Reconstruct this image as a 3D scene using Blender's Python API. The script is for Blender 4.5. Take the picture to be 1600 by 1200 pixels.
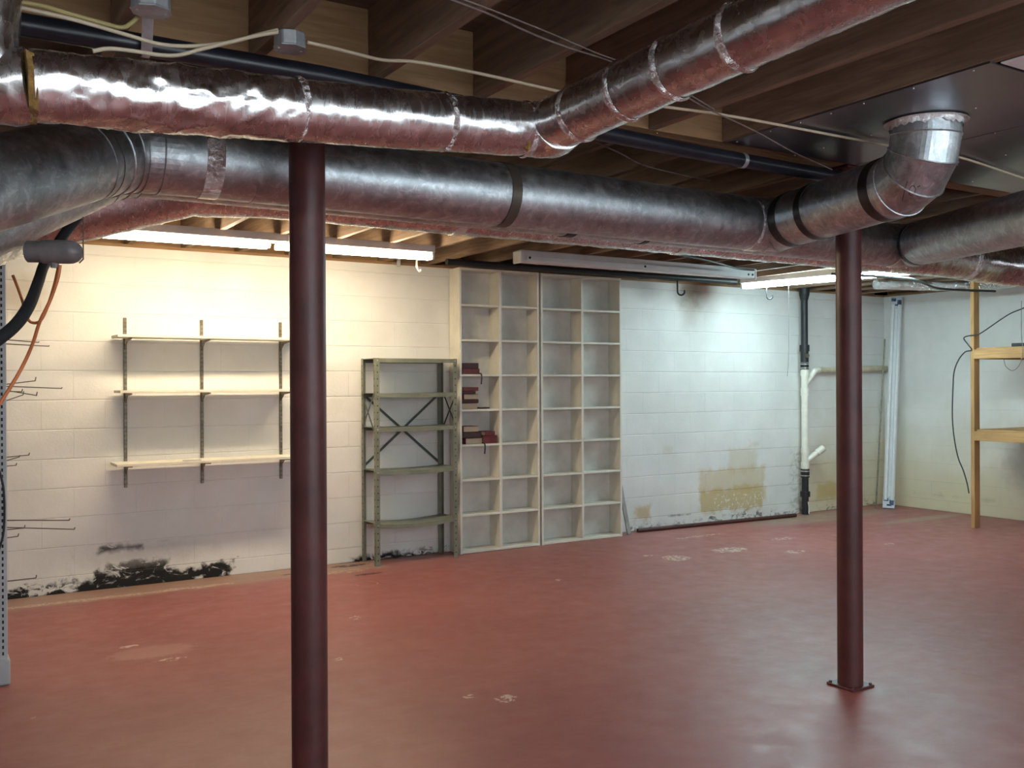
import bpy, bmesh, math, random
from mathutils import Vector, Matrix, noise
from mathutils.bvhtree import BVHTree

for o in list(bpy.data.objects):
    bpy.data.objects.remove(o, do_unlink=True)
SC = bpy.context.scene
COL = SC.collection
random.seed(7)
V = Vector

# ---------------------------------------------------------------- camera
F_PX = 1498.9
YAW, PIT, ROL = 0.554339, -0.001079, -0.004942
CAM_H = 1.44
FW = V((math.sin(YAW) * math.cos(PIT), math.cos(YAW) * math.cos(PIT), math.sin(PIT)))
_rt = V((math.cos(YAW), -math.sin(YAW), 0))
_up = _rt.cross(FW)
RT = math.cos(ROL) * _rt + math.sin(ROL) * _up
UP = -math.sin(ROL) * _rt + math.cos(ROL) * _up
CAM = V((0, 0, CAM_H))
cam_data = bpy.data.cameras.new('camera')
cam_data.sensor_width = 36.0
cam_data.lens = F_PX / 1600 * 36
cam_data.clip_start = 0.05
cam = bpy.data.objects.new('camera', cam_data)
COL.objects.link(cam)
m = Matrix((RT, UP, -FW)).transposed().to_4x4()
m.translation = CAM
cam.matrix_world = m
SC.camera = cam

# ---------------------------------------------------------------- world, exposure
world = bpy.data.worlds.new('world')
SC.world = world
world.use_nodes = True
world.node_tree.nodes['Background'].inputs[0].default_value = (0.5, 0.55, 0.6, 1)
world.node_tree.nodes['Background'].inputs[1].default_value = 0.0
SC.view_settings.view_transform = 'Standard'
SC.view_settings.look = 'None'
SC.view_settings.gamma = 1.0
SC.view_settings.use_curve_mapping = False
SC.view_settings.exposure = 1.35
WARM = (1.0, 0.82, 0.54)
COOL = (0.68, 0.96, 1.0)
NEUTRAL = (0.88, 0.96, 1.0)
ADDED_DAY = (0.80, 0.92, 1.0)
P_WARM, P_COOL, P_NEAR, P_REAR, P_ADDED_DAY = 24.0, 35.0, 6.5, 14.0, 2.6


# pixel of the photograph -> point on a known plane (wall, floor, ceiling level ...)
def ray(x, y):
    return (x - 800) / F_PX * RT - (y - 600) / F_PX * UP + FW
def on_y(x, y, Y):
    d = ray(x, y); return CAM + d * (Y / d.y)
def on_z(x, y, Z):
    d = ray(x, y); return CAM + d * ((Z - CAM_H) / d.z)
def on_x(x, y, X):
    d = ray(x, y); return CAM + d * (X / d.x)
def at_depth(x, y, z):
    return CAM + ray(x, y) * z


# ---------------------------------------------------------------- materials
class NT:
    def __init__(s, name):
        s.mat = bpy.data.materials.new(name)
        s.mat.use_nodes = True
        s.t = s.mat.node_tree
        s.b = s.t.nodes['Principled BSDF']
        g = s.t.nodes.new('ShaderNodeNewGeometry')
        s.pos = g.outputs['Position']
        sp = s.t.nodes.new('ShaderNodeSeparateXYZ')
        s.t.links.new(s.pos, sp.inputs[0])
        s.x, s.y, s.z = sp.outputs
    def _in(s, sock, v):
        if hasattr(v, 'links') or isinstance(v, bpy.types.NodeSocket):
            s.t.links.new(v, sock)
        else:
            try:
                sock.default_value = v
            except Exception:
                sock.default_value = (*v, 1)
    def math(s, op, a, b=0.0, c=None):
        n = s.t.nodes.new('ShaderNodeMath'); n.operation = op
        s._in(n.inputs[0], a); s._in(n.inputs[1], b)
        if c is not None: s._in(n.inputs[2], c)
        return n.outputs[0]
    def mix(s, f, a, b, mode='MIX'):
        n = s.t.nodes.new('ShaderNodeMix'); n.data_type = 'RGBA'; n.blend_type = mode
        s._in(n.inputs[0], f)
        for k, v in ((6, a), (7, b)):
            s._in(n.inputs[k], v if not isinstance(v, tuple) else (*v[:3], 1))
        return n.outputs[2]
    def noise(s, scale, detail=4.0, rough=0.55, stretch=None, coord=None, dist=0.0):
        n = s.t.nodes.new('ShaderNodeTexNoise')
        n.inputs['Scale'].default_value = scale
        n.inputs['Detail'].default_value = detail
        n.inputs['Roughness'].default_value = rough
        n.inputs['Distortion'].default_value = dist
        c = coord or s.pos
        if stretch:
            mp = s.t.nodes.new('ShaderNodeMapping'); mp.inputs['Scale'].default_value = stretch
            s.t.links.new(c, mp.inputs[0]); c = mp.outputs[0]
        s.t.links.new(c, n.inputs['Vector'])
        return n.outputs[0]
    def voronoi(s, scale, coord=None):
        n = s.t.nodes.new('ShaderNodeTexVoronoi'); n.inputs['Scale'].default_value = scale
        s.t.links.new(coord or s.pos, n.inputs['Vector'])
        return n.outputs['Color']
    def step(s, v, lo, hi):
        n = s.t.nodes.new('ShaderNodeMapRange'); n.interpolation_type = 'SMOOTHSTEP'
        s._in(n.inputs[0], v)
        n.inputs[1].default_value = lo; n.inputs[2].default_value = hi
        return n.outputs[0]
    def remap(s, v, lo, hi, a, b):
        n = s.t.nodes.new('ShaderNodeMapRange')
        s._in(n.inputs[0], v)
        for k, q in enumerate((lo, hi, a, b)): n.inputs[k + 1].default_value = q
        return n.outputs[0]
    def box(s, u, v, u0, u1, v0, v1, nz, amp, soft):
        d = s.math('MINIMUM', s.math('MINIMUM', s.math('SUBTRACT', u, u0), s.math('SUBTRACT', u1, u)),
                   s.math('MINIMUM', s.math('SUBTRACT', v, v0), s.math('SUBTRACT', v1, v)))
        d = s.math('ADD', d, s.math('MULTIPLY', s.math('SUBTRACT', nz, 0.5), amp))
        return s.step(d, 0.0, soft)
    def ell(s, u, v, cu, cv, ru, rv, nz, amp, lo=0.0, hi=0.3):
        a = s.math('POWER', s.math('DIVIDE', s.math('SUBTRACT', u, cu), ru), 2.0)
        b = s.math('POWER', s.math('DIVIDE', s.math('SUBTRACT', v, cv), rv), 2.0)
        d = s.math('SUBTRACT', 1.0, s.math('SQRT', s.math('ADD', a, b)))
        d = s.math('ADD', d, s.math('MULTIPLY', s.math('SUBTRACT', nz, 0.5), amp))
        return s.step(d, lo, hi)
    def set(s, **kw):
        names = dict(color='Base Color', rough='Roughness', metal='Metallic', emit='Emission Color',
                     emit_s='Emission Strength', spec='Specular IOR Level', trans='Transmission Weight', aniso='Anisotropic')
        for k, v in kw.items():
            s._in(s.b.inputs[names[k]], v if not isinstance(v, tuple) else (*v[:3], 1))
        return s
    def bump(s, h, strength=0.3, dist=0.01):
        n = s.t.nodes.new('ShaderNodeBump')
        n.inputs['Strength'].default_value = strength
        n.inputs['Distance'].default_value = dist
        s.t.links.new(h, n.inputs['Height'])
        s.t.links.new(n.outputs[0], s.b.inputs['Normal'])
        return s


M = {}
def simple(name, color, rough=0.6, metal=0.0, var=0.12, scale=12.0, bump=0.0, stretch=None, spec=0.5):
    n = NT(name)
    nz = n.noise(scale, 4, 0.6, stretch)
    dark = tuple(c * (1 - var * 2) for c in color); lite = tuple(min(1, c * (1 + var)) for c in color)
    n.set(color=n.mix(n.step(nz, 0.25, 0.75), dark, lite), rough=rough, metal=metal, spec=spec)
    if bump: n.bump(n.noise(scale * 3, 3, 0.6, stretch), bump, 0.004)
    M[name] = n.mat
    return n.mat


def wood(name, c0, c1, stretch, rough=0.7):
    n = NT(name)
    g = n.noise(9.0, 6, 0.6, stretch, dist=0.6)
    big = n.noise(1.3, 2, 0.5)
    col = n.mix(n.step(g, 0.3, 0.72), c0, c1)
    col = n.mix(n.math('MULTIPLY', n.step(big, 0.4, 0.75), 0.45), col, tuple(c * 0.55 for c in c0))
    n.set(color=col, rough=rough, spec=0.25)
    n.bump(g, 0.15, 0.003)
    M[name] = n.mat


def make_wall():
    n = NT('painted_block')
    n1 = n.noise(9.0, 6, 0.62)
    n2 = n.noise(26.0, 5, 0.65)
    n3 = n.noise(2.6, 4, 0.55)
    col = n.mix(n.step(n3, 0.3, 0.75), (0.70, 0.69, 0.66), (0.78, 0.77, 0.74))
    nm = n.noise(8.0, 7, 0.68, (1, 1, 1.5), dist=1.4)
    isback = n.math('GREATER_THAN', n.y, 7.2)
    isright = n.math('GREATER_THAN', n.x, 9.55)
    # damp yellowing that rises from the floor by the corner and along the right wall
    lowy = n.step(n.math('ADD', n.z, n.math('MULTIPLY', n3, 0.7)), 1.75, 0.35)
    corner = n.math('MAXIMUM', n.math('MULTIPLY', isright, lowy),
                    n.math('MULTIPLY', n.math('MULTIPLY', isback, n.step(n.x, 8.0, 8.6)), lowy))
    col = n.mix(n.math('MULTIPLY', corner, 0.75), col, (0.62, 0.52, 0.30))
    tan = (0.50, 0.36, 0.14)
    def stain(mask, c, f, side=None):
        nonlocal col
        if f != 1: mask = n.math('MULTIPLY', mask, f)
        mask = n.math('MULTIPLY', mask, side or isback)
        col = n.mix(mask, col, c)
    for x0, x1, z0, z1, f in ((6.70, 7.66, .08, .38, .8), (6.70, 7.68, .26, .58, .5), (7.1, 7.58, .46, .78, .32),
                              (6.22, 6.42, .70, .84, .25), (5.86, 6.12, .08, .27, .7), (7.42, 7.62, .72, .84, .35),
                              (8.45, 8.85, .10, .34, .7), (7.55, 7.72, .12, .36, .6), (8.3, 9.3, .05, .6, .25)):
        stain(n.box(n.x, n.z, x0, x1, z0, z1, n1, 0.16, 0.07), tan, f)
    # flaked white patches inside the tan stain and grubby streak near the floor
    stain(n.math('MULTIPLY', n.box(n.x, n.z, 6.9, 7.8, .08, .30, n1, 0.1, 0.05), n.step(n2, 0.55, 0.6)), (0.76, 0.74, 0.68), .9)
    stain(n.box(n.x, n.z, 6.3, 6.62, .095, .125, n1, 0.05, 0.02), (0.18, 0.17, 0.16), .8)
    stain(n.math('MULTIPLY', n.box(n.x, n.z, 5.8, 9.5, -0.2, .075, n1, 0.2, 0.06), n.step(nm, 0.50, 0.60)), (0.14, 0.12, 0.10), .8)
    stain(n.math('MULTIPLY', n.box(n.x, n.z, 6.85, 7.7, .02, .1, n1, 0.14, 0.05), n.step(nm, 0.47, 0.56)), (0.10, 0.09, 0.07), .85)
    stain(n.math('MULTIPLY', n.box(n.x, n.z, 8.0, 8.35, .0, .75, n1, 0.2, 0.12), n.step(nm, 0.40, 0.65)), (0.30, 0.28, 0.24), .6)
    # smoke mark high on the wall
    stain(n.ell(n.x, n.z, 6.62, 2.36, .30, .26, n1, 0.5, 0.0, 0.9), (0.16, 0.10, 0.06), .85)
    stain(n.ell(n.x, n.z, 6.60, 2.15, .20, .30, n1, 0.5, 0.0, 0.9), (0.30, 0.23, 0.17), .4)
    stain(n.ell(n.x, n.z, 6.05, 2.33, .25, .14, n1, 0.5, 0.0, 0.9), (0.34, 0.30, 0.27), .4)
    # black mould along the floor
    blk = (0.012, 0.010, 0.009)
    def mould(x0, x1, z0, z1, lo, hi, amp=0.10):
        stain(n.math('MULTIPLY', n.box(n.x, n.z, x0, x1, z0, z1, n1, amp * 1.6, 0.05), n.step(nm, lo - .03, hi)), blk, 1)
    mould(0.0, 1.05, -.3, .085, .47, .53, .16)
    mould(0.9, 2.02, -.3, .115, .36, .46, .16)
    mould(1.12, 1.58, .0, .20, .38, .46, .12)
    mould(1.06, 1.40, .235, .325, .38, .48, .07)
    mould(1.38, 1.56, .295, .318, .45, .52, .03)
    mould(0.90, 1.02, .21, .26, .5, .56, .05)
    mould(0.2, 1.2, .10, .118, .48, .54, .02)
    mould(2.95, 3.85, -.1, .06, .42, .5, .12)
    stain(n.ell(n.x, n.z, 1.4, .22, .75, .14, n1, 0.9, 0.1, 0.9), (0.42, 0.40, 0.38), .45)
    # grey stain on the right wall behind the wooden shelves
    stain(n.ell(n.y, n.z, 5.55, .62, .45, .5, n1, 0.7, 0.0, 0.9), (0.26, 0.24, 0.22), .7, isright)
    stain(n.box(n.y, n.z, 5.9, 6.9, .14, .2, n1, 0.16, 0.06), (0.34, 0.30, 0.2), .45, isright)
    stain(n.ell(n.x, n.z, .60, 2.05, .25, .22, n1, 0.6, 0.0, 0.8), (0.40, 0.30, 0.2), .55)
    n.set(color=col, rough=0.62, spec=0.3)
    n.bump(n.noise(60, 4, 0.6), 0.25, 0.004)
    M['wall'] = n.mat


def make_floor():
    n = NT('red_floor_paint')
    n1 = n.noise(7.0, 6, 0.6)
    n2 = n.noise(40.0, 5, 0.7)
    n3 = n.noise(1.1, 4, 0.6)
    n4 = n.noise(3.0, 5, 0.7, (1, 2.2, 1), dist=1.2)
    n5 = n.noise(22.0, 5, 0.7, dist=0.8)
    red = n.mix(n.step(n3, 0.3, 0.7), (0.285, 0.088, 0.082), (0.335, 0.110, 0.100))
    red = n.mix(n.math('MULTIPLY', n.step(n4, 0.45, 0.72), 0.35), red, (0.37, 0.145, 0.115))
    red = n.mix(n.math('MULTIPLY', n.step(n2, 0.55, 0.72), 0.2), red, (0.21, 0.06, 0.05))
    col = red
    dust = n.math('MULTIPLY', n.step(n.y, 6.6, 7.2), n.step(n1, 0.35, 0.65))
    col = n.mix(n.math('MULTIPLY', dust, 0.3), col, (0.34, 0.22, 0.16))
    def area(x0, y0, x1, y1, c, f, lo, hi, amp=0.6, hard=(0.0, 0.4)):
        nonlocal col
        a = on_z(x0, y0, 0); b = on_z(x1, y1, 0)
        q = n.ell(n.x, n.y, (a.x + b.x) / 2, (a.y + b.y) / 2, abs(a.x - b.x) / 2 + 0.02, abs(a.y - b.y) / 2 + 0.02, n1, amp, *hard)
        if lo is not None: q = n.math('MULTIPLY', q, n.step(n2, lo, hi))
        col = n.mix(n.math('MULTIPLY', q, f), col, c)
    white = (0.62, 0.50, 0.42); pale = (0.40, 0.20, 0.15)
    # efflorescence line in front of the mouldy wall
    col = n.mix(n.math('MULTIPLY', n.box(n.x, n.y, 0.3, 3.2, 6.85, 7.5, n1, 0.35, 0.12), 0.65), col, (0.36, 0.26, 0.20))
    col = n.mix(n.math('MULTIPLY', n.box(n.x, n.y, 0.45, 1.95, 6.93, 7.03, n1, 0.14, 0.04), n.step(n2, 0.38, 0.6)), col, (0.60, 0.47, 0.37))
    area(1120, 818, 1430, 800, (0.30, 0.24, 0.17), .6, None, None, 1.2)
    area(1380, 822, 1500, 800, (0.36, 0.29, 0.2), .6, None, None, 1.0)
    area(158, 1020, 312, 1018, pale, .0, None, None)
    a = on_z(240, 1018, 0)
    col = n.mix(n.math('MULTIPLY', n.ell(n.x, n.y, a.x, a.y, .27, .14, n5, 1.0, 0, .35), .65), col, (0.44, 0.23, 0.19))
    def chip(px, py, rx, ry, c=white, lo=.44, hi=.5):
        nonlocal col
        p = on_z(px, py, 0)
        q = n.math('MULTIPLY', n.ell(n.x, n.y, p.x, p.y, rx, ry, n5, 2.2, 0, .2), n.step(n5, lo + .04, hi + .04))
        col = n.mix(q, col, c)
    for px, py, rx, ry in ((790, 1091, .05, .05), (732, 1088, .03, .03), (1140, 859, .17, .10), (1055, 872, .12, .12), (1242, 862, .10, .06),
                           (1222, 842, .15, .06), (205, 1010, .05, .03), (268, 1030, .07, .03), (465, 1022, .04, .04), (527, 1030, .03, .03),
                           (555, 965, .04, .04), (874, 906, .03, .03), (1012, 868, .05, .03), (52, 1122, .02, .02), (1390, 850, .05, .04), (1090, 838, .3, .03)):
        chip(px, py, rx, ry)
    for px, py, rx, ry in ((545, 884, .16, .05), (575, 897, .12, .03), (553, 878, .14, .03), (610, 872, .28, .05), (640, 868, .25, .06), (455, 897, .1, .02)):
        chip(px, py, rx, ry, (0.05, 0.025, 0.02), .36, .46)
    for px, py, rx, ry in ((540, 893, .18, .06), (700, 862, .1, .03)):
        chip(px, py, rx, ry, (0.45, 0.33, 0.22), .46, .52)
    p = on_z(573, 912, 0)
    ring = n.math('MULTIPLY', n.ell(n.x, n.y, p.x, p.y, .085, .085, n1, 0.1, 0, .05), n.math('SUBTRACT', 1.0, n.ell(n.x, n.y, p.x, p.y, .075, .075, n1, 0.1, 0, .05)))
    col = n.mix(n.math('MULTIPLY', ring, n.step(n5, .35, .6)), col, (0.46, 0.3, 0.24))
    n.set(color=col, rough=n.remap(n1, .3, .7, .36, .52), spec=0.45)
    n.bump(n.noise(18, 5, 0.6), 0.12, 0.006)
    M['floor'] = n.mat


def make_metals():
    n = NT('galvanized_steel')
    vc = n.voronoi(42.0)
    sp = n.t.nodes.new('ShaderNodeSeparateColor'); n.t.links.new(vc, sp.inputs[0])
    big = n.noise(6.0, 5, 0.65)
    col = n.mix(n.step(big, .35, .7), (0.40, 0.45, 0.48), (0.54, 0.59, 0.62))
    col = n.mix(n.math('MULTIPLY', sp.outputs[0], 0.3), col, (0.68, 0.73, 0.75))
    pt = n.noise(24, 5, 0.75, dist=0.8)
    col = n.mix(n.math('MULTIPLY', n.step(pt, .50, .62), .55), col, (0.80, 0.86, 0.88))
    col = n.mix(n.math('MULTIPLY', n.step(pt, .46, .34), .5), col, (0.26, 0.29, 0.32))
    n.set(color=col, metal=1.0, rough=n.remap(n.math('ADD', n.math('MULTIPLY', big, .7), n.math('MULTIPLY', sp.outputs[1], .3)), .3, .8, .38, .54))
    n.bump(n.noise(5, 3, 0.5), 0.08, 0.01)
    M['galv'] = n.mat
    n = NT('sheet_steel')
    big = n.noise(2.0, 4, 0.6)
    n.set(color=n.mix(n.step(big, .3, .7), (0.24, 0.26, 0.29), (0.31, 0.33, 0.36)), metal=1.0, rough=n.remap(big, .3, .7, .30, .38))
    n.bump(n.noise(1.6, 2, 0.5), 0.03, 0.02)
    M['sheet'] = n.mat
    n = NT('foil_jacket')
    cr = n.noise(40, 4, 0.6, (1, .6, .35), dist=1.0)
    med = n.noise(9, 4, 0.6)
    n.set(color=n.mix(n.step(med, .35, .7), (0.62, 0.62, 0.63), (0.78, 0.78, 0.79)), metal=1.0, rough=n.remap(cr, .3, .7, .20, .33))
    n.bump(cr, 0.09, 0.003)
    M['foil'] = n.mat
    n = NT('crumpled_foil_tape')
    v = n.noise(38, 4, 0.75, dist=2.0)
    n.set(color=(0.86, 0.86, 0.87), metal=1.0, rough=0.16)
    n.bump(v, 0.9, 0.012)
    M['tape'] = n.mat


def emitter(name, col, strength):
    n = NT(name)
    n.set(color=(0.9, 0.9, 0.9), emit=col, emit_s=strength, rough=0.4)
    M[name] = n.mat


make_wall(); make_floor(); make_metals()
wood('joist_wood', (0.19, 0.125, 0.085), (0.31, 0.21, 0.14), (4, .35, 4))
wood('girder_wood', (0.24, 0.135, 0.065), (0.34, 0.205, 0.105), (.35, 4, 4))
wood('deck_wood', (0.13, 0.085, 0.06), (0.20, 0.135, 0.09), (.5, 3, 3))
wood('pine', (0.42, 0.225, 0.09), (0.58, 0.34, 0.15), (5, 5, .4))
wood('pine_beam', (0.44, 0.235, 0.095), (0.60, 0.355, 0.155), (5, .4, 5))
simple('post_red', (0.090, 0.025, 0.024), 0.45, var=.18, scale=6)
simple('board_white', (0.72, 0.68, 0.58), 0.55, var=.05)
simple('bookcase_paint', (0.76, 0.73, 0.64), 0.5, var=.06, scale=5)
simple('bookcase_back', (0.66, 0.64, 0.59), 0.6, var=.08, scale=5)
simple('standard_steel', (0.20, 0.17, 0.12), 0.42, 0.6, var=.2, scale=30)
simple('shelf_green', (0.205, 0.215, 0.16), 0.48, 0.0, var=.12, scale=9)
simple('shelf_green_dark', (0.055, 0.075, 0.062), 0.5, 0.0, var=.12, scale=9)
simple('fixture_white', (0.74, 0.75, 0.76), 0.4, var=.03)
simple('black_pipe', (0.014, 0.016, 0.024), 0.34, var=.2)
simple('black_iron', (0.016, 0.016, 0.018), 0.5, var=.2, bump=.2)
simple('rubber', (0.012, 0.012, 0.013), 0.55)
simple('pvc', (0.80, 0.76, 0.66), 0.35, var=.05)
simple('pvc_old', (0.60, 0.53, 0.38), 0.45, var=.1)
simple('hose_black', (0.010, 0.010, 0.012), 0.8, bump=.5, scale=40)
simple('cable_cream', (0.55, 0.46, 0.33), 0.55, var=.08)
simple('cable_yellow', (0.42, 0.34, 0.14), 0.55, var=.1)
simple('wire_grey', (0.22, 0.17, 0.16), 0.6, var=.2)
simple('cord_orange', (0.52, 0.15, 0.045), 0.5, var=.1)
simple('cord_dark', (0.03, 0.032, 0.034), 0.5)
simple('box_steel', (0.55, 0.60, 0.63), 0.38, 0.7, var=.1, scale=25)
simple('grey_plastic', (0.17, 0.155, 0.155), 0.4)
simple('insulation', (0.30, 0.17, 0.05), 0.95, var=.3, scale=30, bump=.9)
simple('rack_grey', (0.50, 0.52, 0.54), 0.45, var=.06)
simple('slot_dark', (0.02, 0.02, 0.02), 0.8)
simple('peg_steel', (0.16, 0.13, 0.10), 0.4, 0.5)
simple('book_red', (0.14, 0.018, 0.022), 0.5, var=.2, scale=20)
simple('book_dark', (0.045, 0.012, 0.014), 0.55, var=.2, scale=20)
simple('book_pages', (0.42, 0.33, 0.24), 0.8, var=.1, scale=(60), stretch=(1, 1, 8))
simple('stick_grey', (0.34, 0.33, 0.31), 0.6)
simple('floor_pole', (0.075, 0.022, 0.018), 0.5)
simple('nail', (0.75, 0.75, 0.75), 0.3, 1.0)
simple('tape_brown', (0.10, 0.082, 0.065), 0.45, 0.3)
simple('tape_dark', (0.045, 0.042, 0.042), 0.4, 0.6)
simple('label_blue', (0.07, 0.09, 0.20), 0.5, var=.5, scale=60)
simple('clear_film', (0.62, 0.66, 0.72), 0.25)
simple('marker', (0.02, 0.02, 0.025), 0.6)
emitter('tube_warm', WARM, P_WARM)
emitter('tube_cool', COOL, P_COOL)
emitter('tube_near', NEUTRAL, P_NEAR)
emitter('tube_rear', NEUTRAL, P_REAR)
emitter('added_glow_pane', ADDED_DAY, P_ADDED_DAY)


# ---------------------------------------------------------------- mesh helpers
def add_box(bm, lo, hi, bev=0.0):
    lo, hi = V(lo), V(hi)
    c = (lo + hi) / 2; s = hi - lo
    r = bmesh.ops.create_cube(bm, size=1.0, matrix=Matrix.Translation(c) @ Matrix.Diagonal((*s, 1)))
    if bev:
        es = list({e for v in r['verts'] for e in v.link_edges})
        bmesh.ops.bevel(bm, geom=es, offset=bev, segments=1, affect='EDGES')
    return bm
def bx(lo, hi, bev=0.0):
    return add_box(bmesh.new(), lo, hi, bev)
def obox(c, ax, ay, az, s, bev=0.0, bm=None):
    """box centred at c with axes ax, ay, az and full sizes s"""
    bm = bm or bmesh.new()
    mt = Matrix((V(ax).normalized(), V(ay).normalized(), V(az).normalized())).transposed().to_4x4()
    mt.translation = V(c)
    r = bmesh.ops.create_cube(bm, size=1.0, matrix=mt @ Matrix.Diagonal((*s, 1)))
    if bev:
        es = list({e for v in r['verts'] for e in v.link_edges})
        bmesh.ops.bevel(bm, geom=es, offset=bev, segments=1, affect='EDGES')
    return bm
def bar(a, b, w, h, up=(0, 0, 1), bev=0.0, bm=None):
    a, b = V(a), V(b); d = (b - a).normalized()
    s = d.cross(V(up))
    if s.length < 1e-4: s = d.cross(V((1, 0, 0)))
    s.normalize(); u = s.cross(d)
    return obox((a + b) / 2, d, s, u, ((b - a).length, w, h), bev, bm)
def tube(pts, r, seg=16, caps=True, bm=None, disp=None, up0=(0, 0, 1)):
    """mitred tube along a polyline; r is a number or a list of radii"""
    bm = bm or bmesh.new()
    pts = [V(p) for p in pts]; n = len(pts)
    rs = r if isinstance(r, (list, tuple)) else [r] * n
    tan = [(pts[i + 1] - pts[i]).normalized() for i in range(n - 1)]
    a = V(up0).cross(tan[0])
    if a.length < 1e-3: a = V((1, 0, 0)).cross(tan[0])
    a.normalize()
    rings = []
    for i in range(n):
        t0 = tan[max(i - 1, 0)]; t1 = tan[min(i, n - 2)]
        b = t0.cross(a).normalized()
        nn = (t0 + t1).normalized()
        ring = []
        for k in range(seg):
            th = 2 * math.pi * k / seg
            v = (a * math.cos(th) + b * math.sin(th)) * rs[i]
            if 0 < i < n - 1: v = v - t0 * (v.dot(nn) / t0.dot(nn))
            p = pts[i] + v
            if disp: p = p + v.normalized() * disp(p, th)
            ring.append(bm.verts.new(p))
        rings.append(ring)
        if i < n - 1: a = t0.rotation_difference(t1) @ a
    for i in range(n - 1):
        for k in range(seg):
            f = bm.faces.new((rings[i][k], rings[i][(k + 1) % seg], rings[i + 1][(k + 1) % seg], rings[i + 1][k]))
            f.smooth = True
    if caps:
        bm.faces.new(list(reversed(rings[0]))); bm.faces.new(rings[-1])
    return bm
def ring_band(p, d, r, w, th=0.003, seg=32):
    """a hollow band round a pipe at p with axis d"""
    p, d = V(p), V(d).normalized()
    return tube([p - d * w / 2, p - d * w / 2 + d * 0.0004, p + d * w / 2 - d * 0.0004, p + d * w / 2], [r, r + th, r + th, r], seg)
def smooth_path(pts, k=6):
    pts = [V(p) for p in pts]; out = []
    P = [pts[0] * 2 - pts[1]] + pts + [pts[-1] * 2 - pts[-2]]
    for i in range(1, len(P) - 2):
        p0, p1, p2, p3 = P[i - 1:i + 3]
        for j in range(k):
            t = j / k
            out.append(0.5 * ((2 * p1) + (p2 - p0) * t + (2 * p0 - 5 * p1 + 4 * p2 - p3) * t * t + (3 * p1 - p0 - 3 * p2 + p3) * t ** 3))
    out.append(pts[-1])
    return out
def resample(pts, step):
    out = [V(pts[0])]
    for a, b in zip(pts[:-1], pts[1:]):
        a, b = V(a), V(b); n = max(1, int((b - a).length / step))
        out += [a.lerp(b, (i + 1) / n) for i in range(n)]
    return out
def lathe(profile, axis_p, axis_d, seg=24):
    """profile: (distance along axis, radius)"""
    p, d = V(axis_p), V(axis_d).normalized()
    return tube([p + d * h for h, _ in profile], [max(r, 1e-4) for _, r in profile], seg)


LOC = {}
def obj(name, bm, mat, parent=None, sharp=35):
    vs = bm.verts
    lo = V((min(v.co[i] for v in vs) for i in range(3))); hi = V((max(v.co[i] for v in vs) for i in range(3)))
    c = V(((lo.x + hi.x) / 2, (lo.y + hi.y) / 2, lo.z))
    for v in vs: v.co -= c
    bmesh.ops.recalc_face_normals(bm, faces=bm.faces[:])
    me = bpy.data.meshes.new(name)
    bm.to_mesh(me); bm.free()
    if any(p.use_smooth for p in me.polygons): me.set_sharp_from_angle(angle=math.radians(sharp))
    me.materials.append(M[mat] if isinstance(mat, str) else mat)
    o = bpy.data.objects.new(name, me)
    COL.objects.link(o)
    o.location = c
    if parent is not None:
        o.parent = parent; o.location = c - LOC[parent.name]
    LOC[o.name] = c
    return o
def tag(o, label, cat, group=None):
    o['label'] = label; o['category'] = cat
    if group: o['group'] = group
    return o
def thing(name, label, cat, loc, group=None):
    o = bpy.data.objects.new(name, None); COL.objects.link(o)
    o.empty_display_size = 0.1
    o.location = loc; LOC[o.name] = V(loc)
    return tag(o, label, cat, group)
def struct(o):
    o['kind'] = 'structure'; return o
def inst(name, me, loc, parent):
    o = bpy.data.objects.new(name, me); COL.objects.link(o)
    o.parent = parent; o.location = V(loc) - LOC[parent.name]
    LOC[o.name] = V(loc)
    return o


# ---------------------------------------------------------------- room shell
WALL_Y, WALL_X, TOP = 7.27, 9.64, 2.425
JB, JT = 2.445, 2.68            # joist bottom and top
X0, Y0 = -3.0, -1.9             # left and front walls
floor = struct(obj('floor', bx((X0 - .2, Y0 - .2, -.1), (WALL_X + .2, WALL_Y + .2, 0)), 'floor'))
CH, Z_1, P_A, BW = .2032, .117, .918, .4064
def block_mesh(cache, w, h, rec, ax):
    key = (round(w, 4), round(h, 4), ax, rec)
    if key in cache: return cache[key]
    g, gv, c, cv, d = (.0024, .0001, .0026, .0002, .03) if rec > .003 else (.0008, .0001, .0010, .0002, .03)
    bm = bmesh.new()
    def P(u, dep, v): return (u, dep, v) if ax == 'y' else (dep, -u, v)
    outer = [bm.verts.new(P(u, q, v)) for q in (d, c) for u, v in ((gv, g), (w - gv, g), (w - gv, h - g), (gv, h - g))]
    inner = [bm.verts.new(P(u, 0, v)) for u, v in ((gv + cv, g + c), (w - gv - cv, g + c), (w - gv - cv, h - g - c), (gv + cv, h - g - c))]
    for i in range(4):
        j = (i + 1) % 4
        bm.faces.new((outer[i], outer[j], outer[4 + j], outer[4 + i]))
        bm.faces.new((outer[4 + i], outer[4 + j], inner[j], inner[i]))
    bm.faces.new(inner)
    bmesh.ops.recalc_face_normals(bm, faces=bm.faces[:])
    me = bpy.data.meshes.new('block'); bm.to_mesh(me); bm.free()
    me.materials.append(M['wall']); cache[key] = me
    return me
def courses():
    for k in range(-1, 12):
        z0, z1 = max(0.0, Z_1 + CH * k), min(TOP, Z_1 + CH * (k + 1))
        if z1 - z0 > .03: yield k, z0, z1
BLK = {}
wb = struct(obj('wall_back', bx((X0 - .2, WALL_Y + .0045, 0), (WALL_X + .2, WALL_Y + .2, TOP)), 'wall'))
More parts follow.
